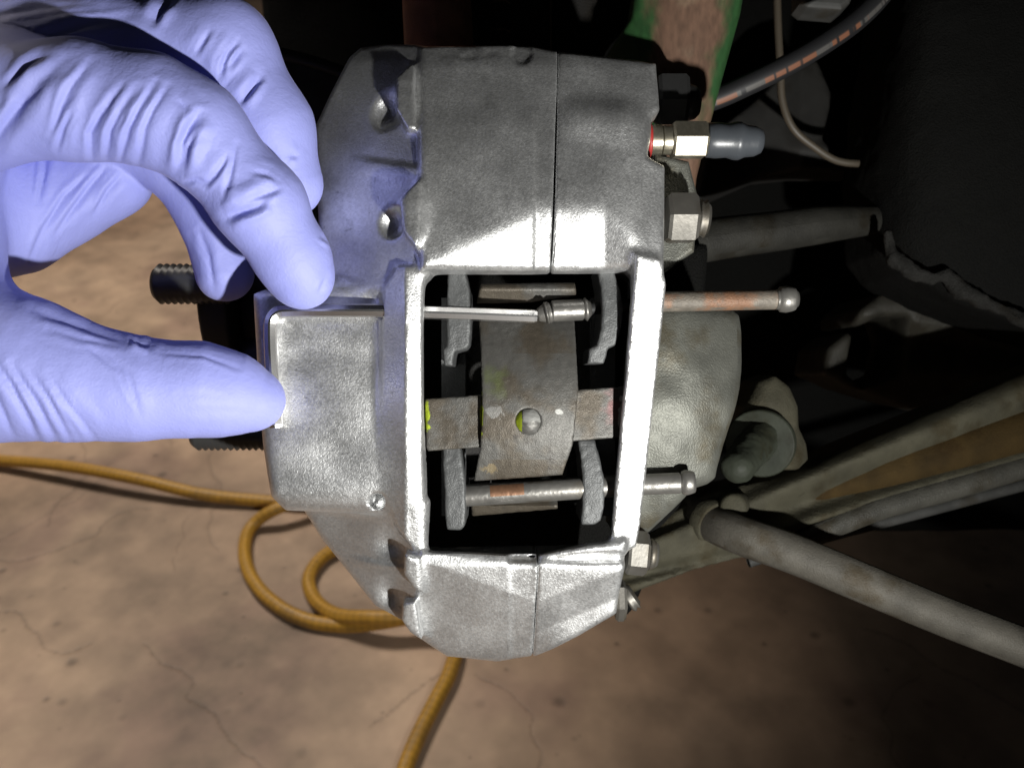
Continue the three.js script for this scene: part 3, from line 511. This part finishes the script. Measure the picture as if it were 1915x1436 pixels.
  const g = push(surface(hand, [cut - 4, -28, -54], [-40, 112, 48], 0.54, 1.35), (x, y, z, a, b, c) => {
    let near = 0, best = 1e9; for (let f = 0; f < 5; f++) { const d = chain[f](x, y, z); if (d < best) { best = d; near = f; } }
    const cr = fbm3(x * 0.16 + y * 0.1, y * 0.30 - x * 0.12, z * 0.2, 3);
    let s = 0.34 * fbm3(x * 0.07, y * 0.07, z * 0.07, 3) - 0.05 * Math.max(0, 0.34 - Math.abs(cr) * 3) + 0.04 * fbm3(x * 0.5 + 9, y * 0.5, z * 0.5, 2);
    if (c > -0.25) for (const fo of folds) {
      if (fo.f !== near) continue;
      const k = (D - z) / (D - fo.pts[0].z), X = x / k, Y = y / k, n = fo.pts.length; let d = 1e9, tt = 0, sd = 1;
      for (let i = 0; i + 1 < n; i++) { const A = fo.pts[i], B = fo.pts[i + 1], ex = B.x - A.x, ey = B.y - A.y, t = clamp(((X - A.x) * ex + (Y - A.y) * ey) / (ex * ex + ey * ey)), q = Math.hypot(X - A.x - ex * t, Y - A.y - ey * t); if (q < d) { d = q; tt = (i + t) / (n - 1); sd = ex * (Y - A.y) - ey * (X - A.x) > 0 ? 1 : -1; } }
      if (d < fo.w * 4.5) { const wob = 0.75 + 0.5 * (noise3(X * 0.25, Y * 0.25, fo.pts[0].x) * 0.5 + 0.5), fade = Math.pow(Math.max(0, Math.sin(Math.PI * clamp(tt, 0.02, 0.98))), 0.55), u = d / (fo.w * 0.86 * wob) * sd, rim = u < 0 ? 0.6 * Math.exp(-((u + 1.7) ** 2) * 0.8) : 0.5 * Math.exp(-((u - 2.5) ** 2) * 0.3); s += fo.a * 0.9 * fade * step(-0.25, 0.15, c) * (-Math.exp(-u * u * 1.3) + rim); }
    }
    return s;
  });
  const h = thing('gloved_hand', 'hand in a violet blue nitrile glove pinching a hex key', 'hand', P(-560, 420, 0));
  part('glove', g, M.glove, h);
  part('sleeve', cyl(P(-790, 450, 0), P(-2200, 620, -40), 33, 44, 3), M.sleeve, h);
}

// ------------------------------------------------------------------ hub and dust shield behind the caliper
{
  const hub = thing('wheel_hub', 'black wheel hub flange with threaded studs behind the gloved fingers', 'wheel hub', P(420, 610, -75));
  const c0 = new THREE.Vector3(-103, P(352, 540, -92).y, -92), c1 = new THREE.Vector3(c0.x + 11, c0.y, c0.z);
  part('flange', lathe([[0, 0], [0, 33], [0.8, 36], [2, 37], [9, 37], [11, 36], [11, 0]], c0, c1, 64), M.blackSteel, hub);
  part('hub_barrel', [cyl(new THREE.Vector3(c1.x, c1.y - 6, c1.z), new THREE.Vector3(c1.x + 20, c1.y - 6, c1.z), 26, 28, 2), cyl(new THREE.Vector3(c1.x - 2, c1.y - 26, c1.z + 14), new THREE.Vector3(c1.x + 30, c1.y - 26, c1.z + 14), 11, 11, 2)], M.blackSteel, hub);
  const stud = (x0, x1, y, z, r) => { const a = P(x1, y, z), b = P(x0, y, z); part('stud', thread(a, b, r, 2.1, 1.0), M.studSteel, hub); };
  stud(290, 430, 531, -53, 6.5); stud(360, 520, 810, -66, 5.8);
  const ds = thing('dust_shield', 'dark curved dust shield edge behind the caliper flange', 'dust shield', P(620, 300, -78));
  const pl = []; for (let i = 0; i <= 14; i++) { const t = i / 14; pl.push([505 + 190 * t, 98 + 62 * t + 22 * Math.sin(t * 3.1) * -0.3]); } pl.push([720, 560], [560, 560]);
  part('sheet', plate(pl, -70, 3, 0.8), new THREE.MeshStandardMaterial({ color: C(0.03, 0.03, 0.029), map: grimeA, roughness: 0.6, bumpMap: castBump, bumpScale: 0.0002 }), ds);
  part('rolled_edge', tube(cm(pl.slice(0, 15).map(([x, y]) => [x, y, -71])), 2.4, 40, 10), M.blackSteel, ds);
}

// ------------------------------------------------------------------ yellow hose on the floor
{
  const hoseTexBig = tex(1024, (u, v) => { const w = Math.sin((u * 160 + v * 3) * 6.283), q = Math.sin((u * 160 - v * 3) * 6.283), d = step(0.1, 0.6, fbm3(u * 110, v * 4, 3, 5)) * 0.8; const k = 0.8 + 0.2 * w * q + 0.12 * fbm3(u * 300, v * 8, 4, 2); return [lerp(0.50, 0.33, d) * k, lerp(0.27, 0.19, d) * k, lerp(0.035, 0.05, d) * k]; }, true, 0, THREE.RepeatWrapping, 64);
  const r = 0.0062, q = (x, y, k = 0) => floorAt(x, y, r + 0.0005 + k);
  const pts = [q(-300, 838), q(-120, 852), q(0, 861, 0.004), q(130, 873, 0.012), q(260, 897, 0.012), q(380, 925, 0.004), q(505, 938), q(640, 950), q(800, 985), q(900, 1060), q(860, 1130, 0.012), q(745, 1158, 0.013), q(640, 1170), q(560, 1155), q(490, 1108), q(458, 1045), q(470, 985), q(520, 950, 0.014), q(640, 925, 0.012), q(740, 985), q(680, 1012), q(612, 1035), q(578, 1078), q(588, 1120), q(630, 1150, 0.006), q(700, 1155, 0.016), q(790, 1160, 0.013), q(850, 1200), q(842, 1255), q(815, 1310), q(785, 1370), q(760, 1430), q(735, 1520), q(715, 1600), q(700, 1900), q(740, 2400), q(900, 3200)];
  const g = new THREE.TubeGeometry(new THREE.CatmullRomCurve3(pts, false, 'centripetal'), 420, r, 14, false);
  const m = new THREE.Mesh(g, new THREE.MeshStandardMaterial({ map: hoseTexBig, bumpMap: hoseTexBig, bumpScale: 0.0012, roughness: 0.5 })); m.castShadow = m.receiveShadow = true;
  m.name = 'air_hose'; m.userData = { label: 'yellow hose lying in loops on the concrete floor', category: 'hose' }; scene.add(m);
}

// ------------------------------------------------------------------ suspension and body behind
{
  // painted strut link, green wearing to brown
  const strutMap = tex(256, (u, v) => { const n = fbm3(u * 7, v * 8, 2, 5), e = Math.abs(u - 0.53) + 0.22 * n, gr = step(0.2, 0.4, e), k = 0.8 + 0.3 * fbm3(u * 30, v * 26, 5, 3), pale = step(0.2, 0.6, fbm3(u * 9, v * 9, 8, 4)); return [lerp(lerp(0.15, 0.2, pale), 0.02, gr) * k, lerp(lerp(0.085, 0.13, pale), 0.075, gr) * k, lerp(lerp(0.055, 0.085, pale), 0.02, gr) * k]; }, true, 0, THREE.ClampToEdgeWrapping);
  const st = thing('strut_link', 'green painted strut worn to brown metal behind the bleeder screw', 'strut', P(1280, 420, -60));
  const poly = [[1195, -60], [1400, -60], [1388, 20], [1352, 150], [1328, 240], [1305, 330], [1296, 430], [1240, 430], [1190, 260], [1130, 110], [1180, 30]];
  const b = block(poly, -52, (x, y) => { const c = lerp(1290, 1270, y / 400), w = lerp(105, 40, y / 400); return -52 - 5 * ((x - c) / w) ** 2; }, -72, 2);
  const g = surface(b, [10, 30, -78], [84, 134, -46], 0.9), p = g.attributes.position, uv = new Float32Array(p.count * 2);
  for (let i = 0; i < p.count; i++) { const [x, y] = qOf(p.getX(i), p.getY(i), -52); uv[2 * i] = (x - lerp(1175, 1225, y / 430)) / lerp(225, 85, y / 430); uv[2 * i + 1] = y / 430; }
  g.setAttribute('uv', new THREE.BufferAttribute(uv, 2));
  part('link', g, new THREE.MeshStandardMaterial({ map: strutMap, roughness: 0.6 }), st, { keepUV: true });

  const sp = thing('spring_seat', 'reddish brown tube above the caliper beside a slotted bracket', 'tube', P(820, 60, -70));
  part('tube', taper([[P(812, -90, -70), 11], [P(816, 0, -70), 11.6], [P(822, 90, -70), 12], [P(828, 200, -70), 12]]), M.paintRust, sp);
  part('edge_strip', tube(cm([[884, -80, -62], [886, 0, -62], [889, 60, -62], [892, 130, -62]]), 0.9, 20, 8), M.crust, sp);
  const br = thing('slotted_bracket', 'black perforated bracket above the caliper top edge', 'bracket', P(950, 60, -75));
  const slot = (y0, y1) => [[912, y0 + 8], [924, y0], [946, y0], [958, y0 + 8], [958, y1 - 8], [946, y1], [924, y1], [912, y1 - 8]];
  part('plate', plate([[886, -80], [1016, -80], [1020, 140], [892, 140]], -74, 3, 0.6, [slot(-60, -18), slot(-4, 26), slot(50, 82)]), M.darkPlate, br);
  const dp = thing('splash_plate', 'dark folded sheet metal plate beside the green strut', 'plate', P(1100, 90, -90));
  part('sheet', plate([[1030, -80], [1215, -80], [1198, 5], [1168, 50], [1128, 98], [1110, 180], [1030, 180]], -84, 2.4, 0.6), M.darkPlate, dp);
  part('folded_lip', tube(cm([[1216, -80, -83], [1198, 5, -83], [1168, 50, -83], [1128, 98, -83], [1112, 175, -83]]), 0.8, 24, 8), M.crust, dp);

  // brake hose with printed line, and a thin steel line
  const hoseMap = tex(512, (u, v) => { const d = Math.abs(v - 0.9), s = step(0.05, 0.035, d), seg = fbm3(u * 22, 1, 3, 2), or = step(-0.05, 0.05, seg), br = step(-0.5, -0.2, fbm3(u * 60, 7, 1, 2)); return [lerp(0.01, lerp(0.07, 0.16, or), s * br), lerp(0.01, lerp(0.066, 0.066, or), s * br), lerp(0.011, lerp(0.062, 0.035, or), s * br)]; }, true, 0, THREE.RepeatWrapping, 64);
  const bh = thing('brake_hose', 'black rubber brake hose with orange printed dashes', 'hose', P(1340, 190, -62));
  part('hose', tube(cm([[1240, 208, -66], [1330, 188, -64], [1400, 158, -62], [1480, 118, -62], [1550, 76, -64], [1605, 36, -66], [1650, -10, -68], [1720, -110, -72]]), 3.5, 90, 20), new THREE.MeshStandardMaterial({ map: hoseMap, roughness: 0.6 }), bh, { keepUV: true });
  const wl = thing('brake_line', 'thin tan steel brake line running behind the black hose', 'brake line', P(1455, 100, -120));
  part('line', tube(cm([[1452, -80, -120], [1454, 0, -120], [1456, 60, -120], [1460, 130, -120], [1464, 190, -121], [1484, 240, -122], [1525, 276, -124], [1565, 300, -126], [1610, 306, -128], [1680, 300, -140]]), 1.5, 70, 10), M.tan, wl);
  const ip = thing('inner_panel', 'pale crumpled inner body panel in the dark behind the brake line', 'panel', P(1480, 330, -170));
  { const b2 = block([[1330, 250], [1410, 190], [1470, 130], [1530, 110], [1560, 180], [1540, 260], [1580, 305], [1600, 322], [1500, 318], [1420, 330], [1350, 360], [1300, 380]], -165, (x, y) => -165 - 6 * Math.sin((x - 1330) / 60) - 0.09 * Math.max(0, x - 1500) * 1.2 - 0.04 * Math.abs(y - 280), -192, 2); part('panel', surface(b2, [80, 70, -200], [165, 150, -150], 1.3), new THREE.MeshStandardMaterial({ color: C(0.022, 0.021, 0.019), map: grimeA, roughness: 0.6 }), ip); }
  const bk = thing('body_bracket', 'small grey bracket edge above the black brake hose', 'bracket', P(1550, -10, -100));
  part('bracket', plate([[1500, -60], [1620, -60], [1592, 4], [1576, 17], [1512, 12], [1500, 2]], -100, 14, 2), new THREE.MeshStandardMaterial({ color: C(0.06, 0.06, 0.057), map: grimeA, roughness: 0.6 }), bk);

  // tie rod
  const tr = thing('tie_rod', 'grey tapered tie rod running off behind the caliper nut', 'rod', P(1350, 450, -95));
  part('rod', taper([[P(1250, 462, -92), 8.2], [P(1345, 446, -95), 7.6], [P(1440, 434, -98), 7.2], [P(1540, 420, -102), 5.6], [P(1640, 411, -114), 5.4], [P(1800, 396, -140), 5]]), new THREE.MeshPhysicalMaterial({ specularIntensity: 0.3, color: C(0.03, 0.029, 0.025), map: grimeA, roughness: 0.6, bumpMap: castBump, bumpScale: 0.0002 }), tr);

  // black undercoated engine bay panel with crusty lip
  const up = thing('engine_undertray', 'large black undercoated panel with a flaking grey lower lip', 'undertray', P(1800, 560, -90));
  const tray = block([[1690, 140], [1720, -80], [2300, -120], [2300, 720], [1915, 606], [1800, 560], [1700, 510], [1655, 470], [1660, 300]], -85, (x, y) => -85 - 0.0007 * Math.max(0, 1800 - x) ** 2 - 0.00008 * (y - 200) ** 2, -150, 6);
  part('panel', push(surface(tray, [98, 4, -154], [270, 166, -72], 1.5), (x, y, z) => 0.9 * fbm3(x * 0.09, y * 0.09, z * 0.09, 4)), M.undercoat, up);
  { const pts = [[1660, 440], [1672, 482], [1700, 505], [1745, 522], [1770, 512], [1800, 545], [1860, 574], [1930, 606], [2050, 650]]; const ch = pts.slice(0, -1).map((q, i) => cap(P(q[0], q[1], -90), 2.2 + (i % 3) * 0.8, P(pts[i + 1][0], pts[i + 1][1], -90), 2.0 + ((i + 1) % 3) * 0.8)); const lip = (x, y, z) => ch.reduce((d, f) => Math.min(d, f(x, y, z)), 1e9); part('crusty_lip', push(surface(lip, [120, 0, -102], [216, 62, -80], 0.9), (x, y, z) => 1.5 * fbm3(x * 0.22, y * 0.22, z * 0.22, 3) - 0.4), M.crust, up); }

  // subframe casting
  const sf = thing('subframe', 'dark oily subframe casting with a rounded opening', 'subframe', P(1700, 700, -150));
  const sfPoly = [[1590, 620], [1612, 580], [1650, 548], [1720, 556], [1800, 580], [1960, 600], [2200, 640], [2200, 860], [1700, 760], [1600, 730], [1540, 700], [1552, 650]];
  const sfHole = poly2([[1610, 612], [1650, 590], [1700, 590], [1715, 640], [1700, 700], [1640, 725], [1600, 700]].map((q) => P(q[0], q[1], -140)));
  const sfb = block(sfPoly, -140, (x, y) => -140 - 7 * step(592, 640, y - (x - 1700) * 0.12) - 10 * step(690, 760, y), -190, 3);
  part('casting', push(surface((x, y, z) => smax(sfb(x, y, z), -sfHole(x, y), 4), [118, -36, -194], [285, 46, -132], 1.4), (x, y, z) => 0.5 * fbm3(x * 0.1, y * 0.1, z * 0.1, 3)), M.subframe, sf);
  for (const [i, z] of [[0, -150], [1, -156]]) part('coil', tube(cm([[1880 + i * 40, 760, z - 10], [1868 + i * 40, 690, z], [1890 + i * 40, 640, z], [1950 + i * 40, 606, z - 4]]), 2, 30, 10), M.subframe, sf);

  // ball joint
  const bj = thing('ball_joint', 'grey green ball joint at the outer end of the control arm', 'ball joint', P(1420, 900, -55));
  { const body = block([[1395, 760], [1420, 712], [1452, 700], [1480, 722], [1496, 760], [1498, 800], [1512, 830], [1516, 860], [1496, 880], [1440, 880], [1400, 840]], -62, (x, y) => -62 - 0.0016 * (x - 1440) ** 2 * 0.9 - 3 * step(760, 700, y), -90, 3); part('body', push(surface(body, [60, -40, -96], [106, 12, -58], 0.9), castNoise), M.arm, bj); }
  part('ring', lathe([[0, 0], [0, 10.6], [0.8, 11.4], [2.8, 11.4], [3.6, 10.6], [3.6, 0]], P(1424, 826, -64), P(1412, 842, -52), 48), M.joint, bj);
  part('bushing', lathe([[0, 0], [0, 6.8], [1, 7.8], [5, 7.8], [6, 6.8], [6, 0]], P(1318, 968, -72), P(1346, 984, -66), 40), M.arm, bj);
  part('pin', push(surface(cap(P(1422, 820, -62), 6.4, P(1380, 874, -46), 5.2), [50, -34, -74], [84, 0, -36], 0.6), (x, y, z) => 0.7 * fbm3(x * 0.2, y * 0.2, z * 0.2, 3)), M.joint, bj);

  // lower control arm: a pressed channel with rolled edges
  const ca = thing('control_arm', 'long olive grey pressed control arm with a rusty channel', 'control arm', P(1250, 1040, -60));
  { const top = (x) => lerp(905, 700, (x - 1440) / 475), bot = (x) => lerp(1010, 905, (x - 1480) / 435);
    const chan = block([[1120, 1120], [1180, 1010], [1260, 960], [1330, 922], [1440, 898], [1520, 868], [1915, 700], [2300, 540], [2300, 760], [1915, 868], [1640, 945], [1520, 985], [1440, 1020], [1420, 1042], [1300, 1070], [1190, 1110], [1150, 1150], [1110, 1160]], -66, (x, y) => { const t = (y - top(x)) / (bot(x) - top(x)); return -66 - 0.014 * Math.max(0, x - 1300) - 9 * step(1400, 1500, x) * Math.exp(-(((t - 0.52) / 0.2) ** 2)) - 6 * step(0.2, -0.1, t) - 4 * Math.exp(-(((y - 1052 + (x - 1300) * 0.22) / 12) ** 2)) * step(1440, 1380, x); }, -100, 3.5);
    part('channel', push(surface(chan, [24, -72, -110], [240, 36, -60], 1.0), (x, y, z) => castNoise(x, y, z) * 1.6), M.arm, ca);
    part('rolled_edge', taper([[P(1424, 1040, -70), 2.6], [P(1530, 996, -74), 4], [P(1640, 952, -76), 4.3], [P(1780, 912, -78), 4.3], [P(1915, 872, -80), 4.4], [P(2200, 790, -86), 4.5]]), new THREE.MeshPhysicalMaterial({ specularIntensity: 0.3, color: C(0.055, 0.053, 0.045), map: grimeA, roughness: 0.5, bumpMap: castBump, bumpScale: 0.0002 }), ca);
    part('rust_web', taper([[P(1440, 958, -82), 2], [P(1560, 908, -82), 7.6], [P(1700, 864, -83), 9.6], [P(1915, 800, -86), 11.5], [P(2250, 690, -92), 12]]), M.armRust, ca, { label: 'ochre brown rusty web of the channel' });
    part('bolt_boss', cyl(P(1372, 944, -72), P(1372, 948, -62), 5.5, 4.6, 1.4), M.arm, ca); }
  const tb = thing('trim_bar', 'thin grey bar running below the control arm', 'bar', P(1540, 1010, -110));
  part('bar', taper([[P(1400, 1052, -108), 2.0], [P(1540, 1006, -110), 2.2], [P(1700, 964, -112), 2.4], [P(1915, 906, -116), 2.6], [P(2250, 815, -122), 2.8]]), new THREE.MeshPhysicalMaterial({ specularIntensity: 0.3, color: C(0.06, 0.06, 0.057), map: grimeA, roughness: 0.55 }), tb);

  // stabiliser rod
  const sr = thing('stabiliser_rod', 'round grey brown stabiliser rod slanting down from the control arm', 'rod', P(1340, 990, -52));
  part('rod', taper([[P(1296, 958, -80), 6.2], [P(1340, 982, -66), 6.4], [P(1390, 1003, -57), 6.2], [P(1480, 1034, -54), 6.0], [P(1620, 1092, -50), 6.1], [P(1780, 1158, -46), 6.2], [P(1930, 1216, -42), 6.4], [P(2200, 1330, -36), 6.5], [P(2700, 1540, -30), 6.6], [P(3600, 1915, -20), 6.8]]), M.rod, sr);

  // wheel arch lining that closes the dark behind
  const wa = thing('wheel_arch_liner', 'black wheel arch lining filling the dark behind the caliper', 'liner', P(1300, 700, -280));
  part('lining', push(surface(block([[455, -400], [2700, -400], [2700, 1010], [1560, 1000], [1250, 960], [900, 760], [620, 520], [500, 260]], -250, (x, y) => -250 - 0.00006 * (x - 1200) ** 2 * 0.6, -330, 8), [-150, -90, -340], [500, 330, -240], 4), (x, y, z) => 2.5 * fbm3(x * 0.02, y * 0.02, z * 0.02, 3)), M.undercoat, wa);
}
// ------------------------------------------------------------------ what stands outside the frame: the fender and the two lamps
{
  const fe = new THREE.Group(); fe.name = 'car_fender'; fe.position.set(0.42, 0.62, -0.6); fe.userData = { label: 'green car fender and floor pan overhanging the brake', category: 'car body' }; scene.add(fe);
  const pan = new THREE.Mesh(boxUV(new THREE.BoxGeometry(1.3, 0.03, 1.7).translate(0.07, 0.02, 0)), M.undercoat); pan.name = 'floor_pan';
  const skin = new THREE.Mesh(boxUV(new THREE.BoxGeometry(0.02, 0.4, 1.7).translate(-0.59, 0.22, 0)), M.body); skin.name = 'fender_skin';
  for (const m of [pan, skin]) { m.castShadow = m.receiveShadow = true; fe.add(m); }

  const lamp = new THREE.Group(); lamp.name = 'shop_lamp'; lamp.position.copy(LAMP); lamp.userData = { label: 'rectangular white shop lamp hanging over the floor', category: 'lamp' }; scene.add(lamp);
  const hous = new THREE.Mesh(new THREE.BoxGeometry(0.96, 0.06, 0.56).translate(0, 0.036, 0), M.lampWhite); hous.name = 'housing';
  const glow = new THREE.Mesh(new THREE.BoxGeometry(0.9, 0.008, 0.5), M.lampGlow); glow.name = 'diffuser'; lamp.add(hous, glow);

  const t = new THREE.Group(); t.name = 'torch'; t.position.copy(TORCH); t.lookAt(TORCH_AIM); t.userData = { label: 'black hand torch held beside the lens', category: 'torch' }; scene.add(t);
  const barrel = new THREE.Mesh(new THREE.LatheGeometry([[0, -0.14], [0.012, -0.14], [0.012, -0.05], [0.017, -0.03], [0.017, -0.006], [0.0145, -0.006], [0.0145, -0.012], [0, -0.012]].map(([r, y]) => new THREE.Vector2(r, y)), 32).rotateX(Math.PI / 2), M.blackSteel); barrel.name = 'barrel';
  const lens = new THREE.Mesh(new THREE.CylinderGeometry(0.005, 0.005, 0.002, 24).rotateX(Math.PI / 2).translate(0, 0, -0.009), M.lampGlow); lens.name = 'lens'; t.add(barrel, lens);
}
scene.traverse((o) => { if (o.isMesh) { o.castShadow = true; o.receiveShadow = true; } });
renderer.render(scene, camera);
